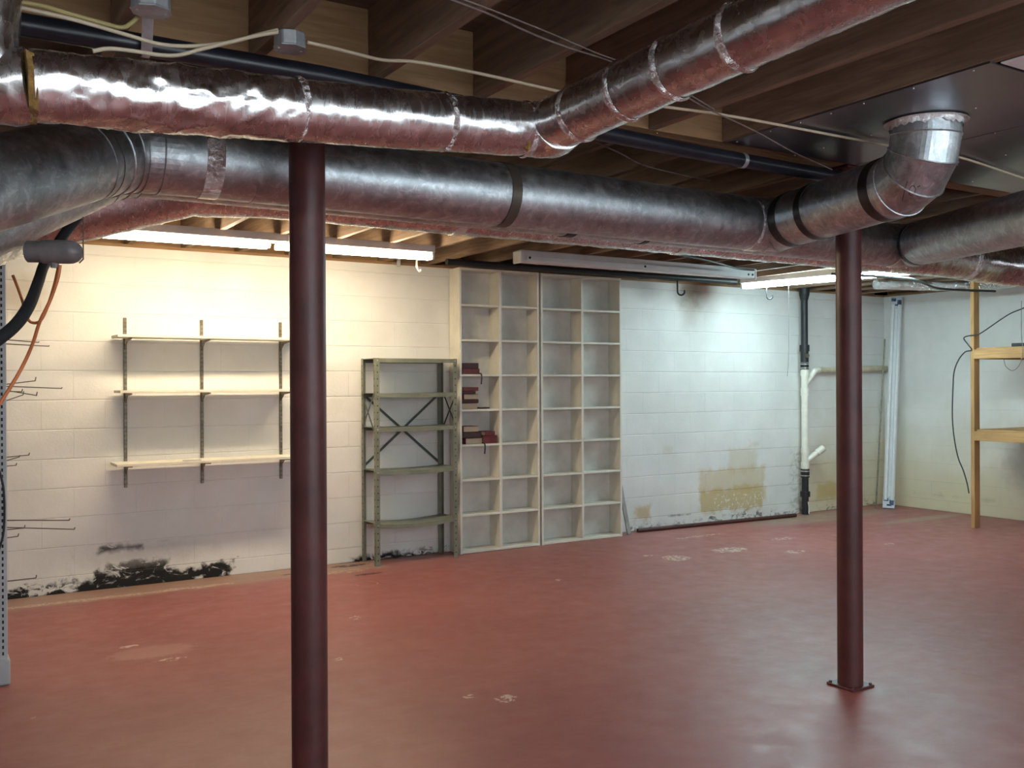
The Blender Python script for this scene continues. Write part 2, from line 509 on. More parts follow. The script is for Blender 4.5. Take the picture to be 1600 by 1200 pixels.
for k, z0, z1 in courses():
    ph = P_A if k % 2 == 0 else P_A - BW / 2
    i = math.floor((-0.1 - ph) / BW)
    while True:
        a, b = ph + i * BW, ph + (i + 1) * BW
        i += 1
        b = min(b, WALL_X)
        if a >= WALL_X - .02: break
        if a > 3.92 and b < 5.53: continue
        inst('block', block_mesh(BLK, b - a, z1 - z0, .0045, 'y'), (a, WALL_Y, z0), wb)
wr = struct(obj('wall_right', bx((WALL_X + .0025, Y0, 0), (WALL_X + .2, WALL_Y + .003, TOP)), 'wall'))
for k, z0, z1 in courses():
    a = WALL_Y - (0 if k % 2 else BW / 2)
    if k % 2 == 0:
        inst('block', block_mesh(BLK, BW / 2, z1 - z0, .0025, 'x'), (WALL_X, WALL_Y, z0), wr)
    while a > 3.9:
        inst('block', block_mesh(BLK, BW, z1 - z0, .0025, 'x'), (WALL_X, a, z0), wr); a -= BW
struct(obj('wall_left', bx((X0 - .2, Y0, 0), (X0, WALL_Y, TOP)), 'wall'))
struct(obj('wall_front', bx((X0 - .2, Y0 - .2, 0), (WALL_X + .2, Y0, TOP)), 'wall'))
for i, (xa, xb) in enumerate(((.2, 2.5), (3.0, 5.3))):  # unseen glowing panes added on the front wall to give the ducts their highlights
    w = struct(obj('added_window_%d' % (i + 1), bx((xa, Y0 + .0005, 1.02), (xb, Y0 + .012, 2.12)), 'added_glow_pane'))
    for a, b in (((xa - .06, 1.02 - .06), (xb + .06, 1.02)), ((xa - .06, 2.12), (xb + .06, 2.18)), ((xa - .06, 1.02), (xa, 2.12)), ((xb, 1.02), (xb + .06, 2.12)), (((xa + xb) / 2 - .025, 1.02), ((xa + xb) / 2 + .025, 2.12))):
        obj('added_window_frame', bx((a[0], Y0 + .0005, a[1]), (b[0], Y0 + .04, b[1]), .003), 'fixture_white', w)
ceil = struct(obj('ceiling', bx((X0 - .2, Y0 - .2, JT), (WALL_X + .2, WALL_Y + .2, JT + .04)), 'deck_wood'))
GY0, GY1 = 2.95, 3.06
def jmesh(y0, y1):
    bm = bx((0, y0, JB), (.038, y1, JT), .002)
    me = bpy.data.meshes.new('joist'); bm.to_mesh(me); bm.free(); me.materials.append(M['joist_wood']); return me
jn, jf = jmesh(Y0, GY0 - .001), jmesh(GY1 + .001, WALL_Y + .12)
SP = .3985
k = -10
while 1.272 + k * SP < WALL_X - .05:
    x = 1.272 + k * SP
    inst('joist', jn, (x, 0, 0), ceil); inst('joist', jf, (x, 0, 0), ceil); k += 1
gx = X0
while gx < WALL_X:
    e = min(gx + 3.2, WALL_X)
    obj('girder', bx((gx, GY0, JB), (e - .004, GY0 + .054, JT), .002), 'girder_wood', ceil)
    obj('girder', bx((gx, GY0 + .056, JB), (e - .004, GY1, JT), .002), 'girder_wood', ceil)
    gx = e
obj('rim_board', bx((X0, WALL_Y + .13, JB), (WALL_X, WALL_Y + .17, JT)), 'girder_wood', ceil)
obj('rim_board', bx((WALL_X + .06, Y0, JB), (WALL_X + .1, WALL_Y, JT)), 'girder_wood', ceil)
struct(obj('trim_1', bx((X0, WALL_Y + .001, TOP), (WALL_X + .05, WALL_Y + .14, JB)), 'girder_wood'))
struct(obj('trim_2', bx((WALL_X + .001, Y0, TOP), (WALL_X + .14, WALL_Y, JB)), 'girder_wood'))

# ---------------------------------------------------------------- support posts
def post(x, y, label, r=.0585):
    t = thing('support_post', label, 'post', (x, y, 0), 'red steel basement posts')
    obj('column', tube([(x, y, .012), (x, y, JB - .012)], r, 40), 'post_red', t)
    bm = obox((x, y, .006), (1, 0, 0), (0, 1, 0), (0, 0, 1), (.155, .155, .012), .003)
    obj('base_plate', bm, 'post_red', t)
    obj('cap_plate', bx((x - .09, y - .07, JB - .012), (x + .09, y + .07, JB - .0005), .002), 'post_red', t)
    for sx in (-1, 1):
        for sy in (-1, 1):
            obj('bolt', tube([(x + sx * .063, y + sy * .063, .012), (x + sx * .063, y + sy * .063, .02)], .008, 6), 'post_red', t)
post(1.085, 3.02, 'dark red steel post standing under the foil-wrapped duct, crossing the wall shelves')
post(3.745, 3.02, 'dark red steel post with square base plate in front of the corner drain pipe')

# ---------------------------------------------------------------- fluorescent fixtures
def strip_light(name, label, a, b, mat, z=2.36, group=None, wid=.11, tubes=2):
    a, b = V((*a, z)), V((*b, z)); d = (b - a).normalized(); s = d.cross(V((0, 0, 1)))
    t = thing(name, label, 'light', ((a + b) / 2), group)
    up = V((0, 0, 1)); mid = (a + b) / 2; L = (b - a).length
    obj('housing', obox(mid + up * .055, d, s, up, (L, wid, .055), .004), 'fixture_white', t)
    for e, q in ((a, 1), (b, -1)):
        obj('end_socket', obox(e + d * q * .014 + up * .008, d, s, up, (.022, wid * .95, .06), .004), 'fixture_white', t)
    if mat:
        for k in range(tubes):
            o = (k - (tubes - 1) / 2) * wid * .62
            for p, q in ((a, mid), (mid, b)) if L > 2 else ((a, b),):
                obj('tube', tube([p + d * .03 + s * o, q - d * .03 + s * o], .019, 10), mat, t)
    return t
strip_light('fluorescent_light', 'lit warm fluorescent strip fixture above the wall shelves', (.84, 6.36), (3.23, 6.33), 'tube_warm', 2.37)
strip_light('fluorescent_light', 'lit cool white fluorescent strip fixture running out from the wall by the drain pipe', (6.88, 6.80), (7.33, 4.55), 'tube_cool', 2.37)
# unseen overhead strip lights: first inferred from the duct highlights, other two added for light
strip_light('fluorescent_light', 'lit fluorescent strip fixture on the joists over the open floor', (-1.3, 1.25), (1.1, 1.25), 'tube_near', 2.37)
strip_light('fluorescent_light', 'added unseen lit fluorescent strip fixture near the front wall', (.2, -.7), (2.6, -.7), 'tube_rear', 2.37)
strip_light('fluorescent_light', 'added unseen lit fluorescent strip fixture beyond the metal ceiling panel', (4.6, .6), (7.0, .6), 'tube_near', 2.37)
# unlit fixture without tubes
t = thing('fluorescent_fixture', 'unlit white fluorescent fixture without tubes above the tall bookcases', 'light', (5.07, 6.14, 2.34))
obj('housing', bx((3.86, 6.09, 2.355), (6.32, 6.20, 2.443), .006), 'fixture_white', t)
obj('cover_plate', bx((3.90, 6.083, 2.365), (6.29, 6.092, 2.40), .002), 'fixture_white', t)
for x in (3.852, 6.305):
    obj('end_socket', bx((x, 6.085, 2.345), (x + .022, 6.205, 2.44), .006), 'fixture_white', t)
for x in (3.93, 6.22, 6.27, 5.05):
    obj('knockout', tube([(x, 6.080, 2.385), (x, 6.088, 2.385)], .010, 10), 'slot_dark', t)

# ---------------------------------------------------------------- ducts
GR = .127
def crumple(amp, f=14.0, ring=0.0):
    def d(p, th):
        return amp * noise.noise(p * f) + amp * .6 * noise.noise(p * f * 2.7)
    return d
def pipe_section(parent, a, b, r=GR, mat='galv', name='pipe_section', seam=200):
    o = obj(name, tube([a, b], r, 48, caps=False), mat, parent)
    return o
def seam_line(parent, a, b, ang, r=GR):
    a, b = V(a), V(b); d = (b - a).normalized(); s = V((0, 0, 1)).cross(d).normalized(); u = d.cross(s)
    off = (s * math.cos(math.radians(ang)) + u * math.sin(math.radians(ang))) * (r + .001)
    obj('seam', tube([a + off, b + off], .0025, 6), 'galv', parent)
def band(parent, p, d, mat='tape_brown', w=.03, r=GR, th=.003, name='joint_band'):
    return obj(name, ring_band(p, d, r, w, th, 48), mat, parent)
def gores(parent, pts, r=GR, mat='galv'):
    """segmented elbow: each gore its own piece with a raised bead at the joints"""
    pts = [V(p) for p in pts]
    bm = tube(pts, r + .0012, 48, caps=False)
    e = obj('elbow', bm, mat, parent, sharp=4)
    for i in range(1, len(pts) - 1):
        t0 = (pts[i] - pts[i - 1]).normalized(); t1 = (pts[i + 1] - pts[i]).normalized()
        nn = (t0 + t1).normalized(); a = V((0, 0, 1)).cross(nn)
        if a.length < 1e-3: a = V((1, 0, 0))
        a.normalize(); b = nn.cross(a)
        loop = []
        for k in range(49):
            th = 2 * math.pi * k / 48
            v = (a * math.cos(th) + b * math.sin(th)); v = v - 0 * nn
            # perpendicular section of the incoming pipe projected on the mitre plane
            w = v - t0 * v.dot(t0); w.normalize(); w *= r + .002
            w = w - t0 * (w.dot(nn) / t0.dot(nn))
            loop.append(pts[i] + w)
        obj('bead', tube(loop, .0035, 6, caps=False), mat, e)
    return e

# A: front galvanised duct
AY, AZ = 3.34, 2.205
tA = thing('galvanized_duct', 'bare galvanized duct passing behind a post, its right elbow rising into the ceiling panel', 'duct', (2, AY, AZ - GR))
A0 = V((.569, AY, AZ)); legA = V((-.373, -.332, -.20))
pre = A0 + legA.normalized() * .16; post_ = A0 + V((.17, 0, 0))
mid1 = A0 + legA.normalized() * .05; mid2 = A0 + V((.05, 0, 0))
pipe_section(tA, A0 + legA * 4.0, pre)
lu = legA.normalized()
gores(tA, [pre, A0 + lu * .10, A0 + lu * .035 + V((.012, 0, 0)) , A0 + V((.045, 0, 0)) + lu * .008, A0 + V((.11, 0, 0)), post_])
band(tA, pre + legA.normalized() * .03, legA, 'galv', .012, GR, .002)
XS = [post_.x, .83, 1.62, 2.02, 3.40]
J = 2.02
pipe_section(tA, post_, (J, AY, AZ)); pipe_section(tA, (J, AY, AZ), (3.40, AY, AZ), GR + .001)
band(tA, (J, AY, AZ), (1, 0, 0), 'tape_brown', .045, GR + .001)
band(tA, (.845, AY, AZ), (1, 0, 0), 'tape', .06, GR, .002, 'foil_tape')
band(tA, (1.0, AY, AZ), (1, 0, 0), 'galv', .012, GR, .0015)
seam_line(tA, (.90, AY, AZ), (J - .03, AY, AZ), 200 - 2 * 180 + 180)
seam_line(tA, (J + .03, AY, AZ), (3.38, AY, AZ), 16)
A1 = V((3.572, AY, AZ)); VX = V((3.30, 2.30, 0))
S = V((3.345, 2.46, 2.222)); d2 = (S - A1).normalized()
gores(tA, [(3.40, AY, AZ), (3.50, AY - .012, AZ), A1 + V((-.005, -.045, 0)), A1 + d2 * .17])
for w in (.02, .04, .06):
    band(tA, V((3.405 + w, AY, AZ)), (1, 0, 0), 'nail', .005, GR + .001, .003, 'crimp')
pipe_section(tA, A1 + d2 * .17, S, GR + .0005)
band(tA, (3.405, AY, AZ), (1, 0, 0), 'tape', .03, GR, .0025, 'foil_tape')
band(tA, A1 + d2 * .20, d2, 'tape_dark', .055, GR + .0005)
band(tA, A1 + d2 * .40, d2, 'tape_dark', .045, GR + .0005)
band(tA, S - d2 * .05, d2, 'tape_dark', .055, GR + .0005)
dh = V((d2.x, d2.y, 0)).normalized(); R_ = .165
arc = [S - d2 * .03] + [S + dh * R_ * math.sin(math.radians(q)) + V((0, 0, R_ * (1 - math.cos(math.radians(q))))) for q in (8, 36, 64, 90)]
top = arc[-1] + V((0, 0, .03)); arc.append(top)
elb = gores(tA, arc)
collar = obj('collar', tube([top - V((0, 0, .01)), V((top.x, top.y, JB - .012))], GR + .003, 48, caps=False), 'galv', tA)
# crumpled sealing tape round the collar, torn lower edge
bm = bmesh.new(); N_ = 72; r0 = []
for k in range(N_ + 1):
    th = 2 * math.pi * k / N_
    q = V((math.cos(th), math.sin(th), 0))
    h = .022 + .012 * noise.noise(V((k * .55, 1.7, 3))) + .006 * noise.noise(V((k * 1.9, 4.7, 3)))
    rr = GR + .006 + .004 * noise.noise(V((k * .8, 9.1, 0)))
    r0.append((bm.verts.new(top.xy.to_3d() + q * rr + V((0, 0, JB - .013 - h))), bm.verts.new(top.xy.to_3d() + q * (rr + .002) + V((0, 0, JB - .014))), bm.verts.new(top.xy.to_3d() + q * (rr + .022) + V((0, 0, JB - .0125)))))
for k in range(N_):
    for j in (0, 1):
        bm.faces.new((r0[k][j], r0[k + 1][j], r0[k + 1][j + 1], r0[k][j + 1]))
obj('foil_tape', bm, 'tape', tA)
# marker figures "10" written by hand on the elbow
dg = bpy.context.evaluated_depsgraph_get()
ebm = bmesh.new(); ebm.from_mesh(elb.data)
for v in ebm.verts: v.co += LOC[elb.name]
bvh = BVHTree.FromBMesh(ebm)
def strokes(px):
    out = []
    for x, y in px:
        h = bvh.ray_cast(CAM, ray(x, y).normalized())
        if h[0] is not None: out.append(h[0] - ray(x, y).normalized() * .0015)
    return out
for s in ([(1418, 283), (1415, 292), (1412, 303), (1410, 313)],
          [(1424, 291), (1421, 296), (1420, 303), (1424, 306), (1429, 302), (1431, 295), (1428, 290), (1424, 291)],
          [(1434, 292), (1438, 290)]):
    q = strokes(s)
    if len(q) > 1: obj('marker_figure', tube(q, .0012, 5), 'marker', elb)
ebm.free()

# B: second galvanised duct behind the first
BY, BZ = 3.70, 2.255
tB = thing('galvanized_duct', 'bare galvanized round duct running behind the front duct and turning off past the far post', 'duct', (2.6, BY, BZ - GR))
B0 = V((.62, BY, BZ)); legB = V((-.40, -.307, -.264))
pipe_section(tB, B0 + legB * 4.0, B0 + legB.normalized() * .15)
gores(tB, [B0 + legB.normalized() * .15, B0 + legB.normalized() * .05, B0 + V((.05, 0, 0)), B0 + V((.16, 0, 0))])
pipe_section(tB, B0 + V((.16, 0, 0)), (2.6, BY, BZ)); pipe_section(tB, (2.6, BY, BZ), (4.95, BY, BZ), GR + .001)
band(tB, (2.6, BY, BZ), (1, 0, 0), 'tape_dark', .05, GR + .001)
band(tB, (3.05, BY, BZ), (1, 0, 0), 'tape_dark', .03, GR + .001)
B1 = V((5.10, BY, BZ)); dB = (at_depth(1600, 341, 4.5) - B1).normalized()
gores(tB, [(4.95, BY, BZ), (5.03, BY - .01, BZ), B1 + V((-.01, -.06, 0)), B1 + dB * .20])
pipe_section(tB, B1 + dB * .20, B1 + dB * 2.0, GR + .001)
band(tB, (4.945, BY, BZ), (1, 0, 0), 'tape', .02, GR + .001, .002, 'foil_tape')
for w in (.03, .05, .07):
    band(tB, V((4.95 + w * .8, BY, BZ)), (1, 0, 0), 'nail', .005, GR + .001, .003, 'crimp')
band(tB, B1 + dB * .22, dB, 'tape_dark', .035, GR + .001)
seam_line(tB, B1 + dB * .3, B1 + dB * 1.95, -70, GR)

# C: foil-wrapped duct behind both
tC = thing('foil_duct', 'low foil-wrapped duct behind the two galvanized ducts, above the tall bookcases', 'duct', (3, 4.05, 2.15))
CY, CZ, CR = 4.06, 2.295, .14
cpath = [at_depth(-150, 400, 3.1), at_depth(20, 345, 3.75), (.95, CY, CZ - .02), (1.3, CY, CZ), (6.3, CY, CZ)]
c1 = resample(cpath, .03)
obj('jacket', tube(c1, CR, 36, disp=crumple(.0045)), 'foil', tC, 60)
cend = [V((6.25, CY, CZ)), V((6.62, CY, CZ - .015)), V((6.86, CY - .16, CZ - .03)), V((6.87, CY - .6, CZ - .02)), V((6.6, CY - 1.6, CZ))]
obj('jacket', tube(resample(smooth_path(cend, 8), .03), CR + .004, 36, disp=crumple(.006)), 'foil', tC, 60)
for x in (2.2, 3.6, 6.25): obj('foil_tape', ring_band((x, CY, CZ), (1, 0, 0), CR + .004, .05, .002), 'tape', tC)
# F: short bright foil run by the corner
fp = [on_z(1368, 444, 2.39), on_z(1440, 446, 2.39), on_z(1530, 447, 2.385), on_z(1590, 440, 2.385)]
tF = thing('foil_duct', 'small bright foil-wrapped duct run against the joists near the corner fixture', 'duct', V((fp[1].x, fp[1].y, 2.29)))
obj('jacket', tube(resample(smooth_path(fp, 6), .03), .049, 28, disp=crumple(.005, 24)), 'tape', tF, 60)
obj('foil_tape', ring_band(fp[1], fp[2] - fp[0], .051, .06, .002), 'tape', tF)

# D: foil-wrapped branch duct in front
DY, DZ, DR = 2.50, 2.185, .083
tD = thing('foil_duct', 'foil-wrapped branch duct in front of the posts bending up along the joists', 'duct', (1, DY, DZ - DR))
Db = on_y(846, 204, DY); Dl = on_y(48, 134, DY)
D2 = at_depth(1140, 66, 2.36); D3 = Db + (D2 - Db) * 2.6
D3.z = min(D3.z, JB - DR - .012)
def dfoil(p, th):
    k = .0022 * noise.noise(p * 13) + .0015 * noise.noise(p * 34)
    q = max(0.0, 1 - abs(p.x - .55) / .36)
    w = 1 - abs(noise.noise(p * 19 + V((th, 0, 0)))) * 2.2
    return k + q ** .6 * (.006 * noise.noise(p * 21) + .006 * max(0, w) ** 3)
obj('jacket', tube(resample([Dl, Dl.lerp(Db, .5) + V((0, 0, -.004)), Db], .009), DR, 72, disp=dfoil), 'foil', tD, 60)
bend = [Db - (Db - Dl).normalized() * .03, Db + V((.02, -.03, 0)), Db + (D2 - Db).normalized() * .10]
obj('elbow_jacket', tube(resample(smooth_path(bend, 5), .012), DR + .003, 40, disp=lambda p, th: .004 * noise.noise(p * 30)), 'foil', tD, 60)
obj('jacket', tube(resample([Db + (D2 - Db).normalized() * .06, D2, D3], .014), DR - .001, 48, disp=lambda p, th: .002 * noise.noise(p * 14) + .0012 * noise.noise(p * 40)), 'foil', tD, 60)
dd = (D2 - Db).normalized()
for px_, py_ in ((924, 168), (1010, 125), (1087, 88), (1180, 45)):
    s_ = (at_depth(px_, py_, 2.7) - Db); q = max(.1, V((px_ - 846, 0, 0)).length / 294 * (D2 - Db).length * .92)
    obj('foil_tape', tube([Db + dd * (q - .012), Db + dd * q, Db + dd * (q + .012)], [DR, DR + .006, DR], 40, caps=False, disp=lambda p, th: .003 * noise.noise(p * 40)), 'tape', tD, 60)
dx = (Db - Dl).normalized()
for f_ in (.45, .76, .955):
    p = Dl.lerp(Db, f_)
    obj('foil_tape', tube([p - dx * .01, p, p + dx * .01], [DR, DR + .004, DR], 40, caps=False, disp=lambda p, th: .003 * noise.noise(p * 40)), 'tape', tD, 60)
# torn spot with yellow glass wool at the bend and a wad at the left end
p = Dl.lerp(Db, .965); out_ = (CAM - p).normalized()
vv = V((0, 0, 1)); vv = (vv - out_ * vv.dot(out_)).normalized(); sd = vv.cross(out_)
bm = bmesh.new(); bmesh.ops.create_uvsphere(bm, u_segments=14, v_segments=10, radius=1.0)
for v in bm.verts:
    q = v.co.copy(); k = 1 + .35 * noise.noise(q * 2.3)
    v.co = p + out_ * (DR - .012) + (sd * q.x * .014 + vv * (q.z * .052 - .012) + out_ * q.y * .018) * k
obj('torn_insulation', bm, 'insulation', tD)
bm = tube(resample([Dl - dx * .012, Dl + dx * .006], .005), DR - .001, 56, disp=lambda p, th: .022 * noise.noise(p * 26))
obj('torn_insulation', bm, 'insulation', tD)
# E: foil duct dropping at the left end
ep = [at_depth(-30, -70, 2.20), at_depth(-34, 30, 2.2), at_depth(-36, 90, 2.2), at_depth(-12, 132, 2.22), Dl - dx * .003]
obj('drop_jacket', tube(resample(smooth_path(ep, 6), .014), DR + .004, 32, disp=crumple(.007, 20)), 'foil', tD, 60)

# sheet metal ceiling panel (panned joists)
SY0, SY1, SX0, SX1 = 1.77, GY0 - .02, 2.868, 5.3
tS = thing('ceiling_panel', 'dark grey sheet metal panel nailed under the joists around the duct elbow', 'panel', ((SX0 + SX1) / 2, (SY0 + SY1) / 2, JB - .005))
obj('sheet', bx((SX0, SY0, JB - .0075), (3.69, SY1, JB - .001)), 'sheet', tS)
obj('sheet', bx((3.68, SY0, JB - .009), (SX1, SY1, JB - .0025)), 'sheet', tS)
nb = tube([(0, 0, 0), (0, 0, .004)], .004, 6); nm = bpy.data.meshes.new('nail_head'); nb.to_mesh(nm); nb.free(); nm.materials.append(M['nail'])
for jx in (2.888, 3.286, 3.684, 4.08, 4.48):
    y = SY0 + .05 + random.random() * .05
    while y < SY1:
        if (V((jx, y)) - V((top.x, top.y))).length > .17: inst('nail_head', nm, (jx + random.uniform(-.006, .006), y, JB - .0125), tS)
        y += random.uniform(.14, .26)
tag(obj('ceiling_panel', bx((2.905, .55, JB - .006), (4.6, SY0 - .012, JB - .001), .001), 'fixture_white'), 'white painted panel under the joists next to the grey metal panel', 'panel')

# ---------------------------------------------------------------- drain pipe along the ceiling, cables, boxes
PY = 2.83
pp = [on_y(-60, 22, PY), on_y(80, 49, PY), on_y(500, 118, PY), on_y(1100, 240, 2.97), on_y(1290, 274, 3.01)]
t = thing('drain_pipe', 'black plastic drain pipe running under the joists behind the foil branch duct', 'pipe', pp[2])
obj('pipe', tube([pp[0], pp[2], pp[3], pp[4], pp[4] + (pp[4] - pp[3]).normalized() * .10], .031, 24), 'black_pipe', t)
for x, y in ((227, 73), (1160, 252)):
    p = on_y(x, y, PY if x < 500 else 2.98)
    q = pp[0].lerp(pp[2], (p.x - pp[0].x) / (pp[2].x - pp[0].x)) if x < 500 else pp[3].lerp(pp[4], (p.x - pp[3].x) / (pp[4].x - pp[3].x))
    obj('pipe_strap', ring_band(q, pp[2] - pp[0], .0315, .022, .002), 'box_steel', t)
def cable(name, label, pts, r, mat, cat='cable', k=6, group=None):
    return tag(obj(name, tube(smooth_path(pts, k), r, 8), mat, None, 80), label, cat, group)
ZC = JB - .020
cable('electric_cable', 'cream cable stapled across the joists from the octagonal box past the elbow',
      [on_z(x, y, ZC) for x, y in ((480, 66), (520, 75), (560, 85), (600, 94), (651, 97), (740, 113), (834, 134), (890, 146), (970, 158), (1055, 169), (1120, 178), (1190, 190), (1290, 209), (1380, 226), (1450, 239), (1500, 246), (1600, 279), (1660, 300))], .0055, 'cable_cream')
cable('electric_cable', 'cream cable sagging in front of the black drain pipe into the octagonal box',
      [on_y(x, y, 2.62) for x, y in ((10, 8), (60, 18), (120, 32), (200, 55), (250, 69), (300, 72), (360, 66), (400, 55), (434, 47))], .0055, 'cable_cream')
cable('electric_cable', 'cream cable lying on the foil duct and climbing to the octagonal box',
      [on_y(x, y, 2.60) for x, y in ((145, 80), (170, 76), (210, 80), (250, 86), (280, 86), (310, 78), (350, 68), (400, 56), (434, 50))], .0055, 'cable_cream')
cable('electric_cable', 'dull yellow cable looping up to the box with the hanger strap',
      [on_y(x, y, 2.66) for x, y in ((5, 0), (60, 8), (110, 22), (160, 36), (190, 43), (205, 36), (216, 26))], .006, 'cable_yellow')
cable('thin_wire', 'thin twisted wire crossing the joists between the bays above the foil bend',
      [on_z(x, y, ZC - .012) for x, y in ((680, -10), (760, 20), (830, 52), (890, 75), (960, 98), (1060, 145), (1110, 172), (1180, 205), (1240, 238), (1300, 265))], .003, 'wire_grey', 'wire')
cable('thin_wire', 'thin second wire running beside the twisted wire under the joists',
      [on_z(x, y, ZC - .012) for x, y in ((690, -14), (790, 24), (860, 52), (930, 82), (985, 103), (1068, 143), (1116, 171))], .0022, 'wire_grey', 'wire')
cable('thin_wire', 'thin wire dipping behind the front galvanized duct',
      [on_z(x, y, ZC) for x, y in ((930, 222), (970, 240), (1005, 258), (1060, 272), (1110, 282))], .003, 'wire_grey', 'wire')
def oct_box(label, c, r=.047, h=.042):
    c = V(c)
    t = thing('junction_box', label, 'junction box', c)
    bm = tube([c, c + V((0, 0, h))], r, 8)
    for f in bm.faces: f.smooth = False
    bmesh.ops.bevel(bm, geom=bm.edges[:], offset=.003, segments=1, affect='EDGES')
    obj('box', bm, 'box_steel', t)
    bm = tube([c - V((0, 0, .003)), c], r * 1.03, 8)
    for f in bm.faces: f.smooth = False
    obj('cover', bm, 'box_steel', t)
    for s in (-1, 1):
        obj('screw', tube([c + V((s * r * .7, 0, -.005)), c + V((s * r * .7, 0, -.003))], .004, 8), 'nail', t)
b1 = on_z(453, 76, 2.40); oct_box('octagonal steel box where the cream cables meet', b1)
b2 = on_z(236, 17, 2.40); oct_box('octagonal steel box with a strap hanging down to the black drain pipe', b2, .05)
tag(obj('hanger_strap', bar(b2 + V((.02, .14, .04)), V((b2.x + .03, 2.795, 2.36)), .03, .002, (0, 1, 0)), 'box_steel'), 'flat metal hanger strap behind the box by the black drain pipe', 'strap')

# ---------------------------------------------------------------- wall shelf on standards
t = thing('wall_shelf', 'three cream shelf boards on brown slotted wall standards', 'shelf', (1.8, WALL_Y, .70))
for x in (1.255, 1.79, 2.388):
    s = obj('standard', bx((x - .011, WALL_Y - .014, .708), (x + .011, WALL_Y - .0005, 1.919), .002), 'standard_steel', t)
    bm = bmesh.new()
    for i in range(38):
        for q in (-.005, .005):
            add_box(bm, (x + q - .0015, WALL_Y - .0147, .73 + i * .031), (x + q + .0015, WALL_Y - .0138, .742 + i * .031))
    obj('slots', bm, 'slot_dark', s)['kind'] = 'stuff'
for z, xa, xb in ((1.768, 1.160, 2.50), (1.383, 1.175, 2.40), (.878, 1.150, 2.51)):
    obj('shelf_board', bx((xa, 6.985, z), (xb, 7.235, z + .019), .002), 'board_white', t)
    for x in (1.255, 1.79, 2.388):
        bm = bmesh.new()
        prof = [(7.256, z - .001), (7.256, z - .075), (7.235, z - .055), (7.18, z - .022), (7.02, z - .010), (7.02, z - .001)]
        a = [bm.verts.new((x - .004, y, q)) for y, q in prof]; b = [bm.verts.new((x + .004, y, q)) for y, q in prof]
        bm.faces.new(a); bm.faces.new(list(reversed(b)))
        for i in range(6): bm.faces.new((a[i], a[(i + 1) % 6], b[(i + 1) % 6], b[i]))
        obj('bracket', bm, 'standard_steel', t)
p = on_z(300, 719.5, .898)
tag(obj('thin_card', obox((p.x, p.y, .8995), (1, 0, 0), (0, 1, 0), (0, 0, 1), (.12, .05, .004), .001), 'stick_grey'), 'small flat grey piece lying on the lowest wall shelf', 'card')

# ---------------------------------------------------------------- grey-green steel shelving unit
MX0, MX1, MY0, MY1, MZ = 3.055, 3.785, 6.975, 7.255, 1.642
t = thing('shelving_unit', 'grey-green steel shelving unit with cross braces beside the tall bookcases', 'shelving', ((MX0 + MX1) / 2, (MY0 + MY1) / 2, 0))
for x, sx in ((MX0, 1), (MX1, -1)):
    for y, sy in ((MY0, 1), (MY1, -1)):
        bm = bmesh.new()
        add_box(bm, (min(x, x + sx * .036), min(y, y + sy * .002), 0), (max(x, x + sx * .036), max(y, y + sy * .002), MZ))
        add_box(bm, (min(x, x + sx * .002), min(y, y + sy * .036), 0), (max(x, x + sx * .002), max(y, y + sy * .036), MZ))
        mt = 'shelf_green' if sy > 0 else 'shelf_green_dark'
        q = obj('upright', bm, 'shelf_green', t)
        bm = bmesh.new()
        for i in range(30):
            add_box(bm, (x + sx * .018 - .004, y - sy * .0008 - .0004, .04 + i * .053), (x + sx * .018 + .004, y - sy * .0008 + .0004, .052 + i * .053))
            add_box(bm, (x - sx * .0008 - .0004, y + sy * .018 - .004, .04 + i * .053), (x - sx * .0008 + .0004, y + sy * .018 + .004, .052 + i * .053))
        obj('slots', bm, 'slot_dark', q)['kind'] = 'stuff'
for z, sag in ((1.64, 0), (1.365, .006), (1.093, .006), (.752, .010), (.335, .022)):
    bm = bmesh.new(); n_ = 12; rows = []
    for i in range(n_ + 1):
        u = i / n_; x = MX0 + .003 + (MX1 - MX0 - .006) * u; zz = z - sag * (1 - (2 * u - 1) ** 2)
        rows.append([bm.verts.new((x, y, h)) for y, h in ((MY0 + .003, zz - .032), (MY0 + .003, zz), (MY1 - .003, zz), (MY1 - .003, zz - .032), (MY1 - .005, zz - .032), (MY1 - .005, zz - .003), (MY0 + .005, zz - .003), (MY0 + .005, zz - .032))])
    for a, b in zip(rows[:-1], rows[1:]):
        for k in range(8): bm.faces.new((a[k], a[(k + 1) % 8], b[(k + 1) % 8], b[k]))
    bm.faces.new(rows[0]); bm.faces.new(list(reversed(rows[-1])))
    obj('shelf', bm, 'shelf_green', t)
    for x in (MX0 + .018, MX1 - .018):
        obj('bolt', tube([(x, MY0 - .005, z - .016), (x, MY0 - .0005, z - .016)], .005, 6), 'box_steel', t)
for a, b in (((MX0 + .01, 1.36), (MX1 - .01, .76)), ((MX1 - .01, 1.36), (MX0 + .01, .76))):
    off = .003 if a[0] > 3.4 else 0
    obj('cross_brace', bar((a[0], MY1 + .003 + off, a[1]), (b[0], MY1 + .003 + off, b[1]), .002, .022, (0, 1, 0)) if False else
        bar((a[0], MY1 + .004 + off, a[1]), (b[0], MY1 + .004 + off, b[1]), .020, .002, (0, 1, 0)), 'shelf_green_dark', t)
for x in (MX0 - .003, MX1 + .003):
    for a, b in (((MY1 - .02, 1.36), (MY0 + .02, 1.07)), ((MY0 + .02, 1.36), (MY1 - .02, 1.07))):
        e = .002 if a[0] > 7.1 else 0
        obj('side_brace', bar((x + (e if x > 3.4 else -e), a[0], a[1]), (x + (e if x > 3.4 else -e), b[0], b[1]), .018, .0016, (1, 0, 0)), 'shelf_green_dark', t)

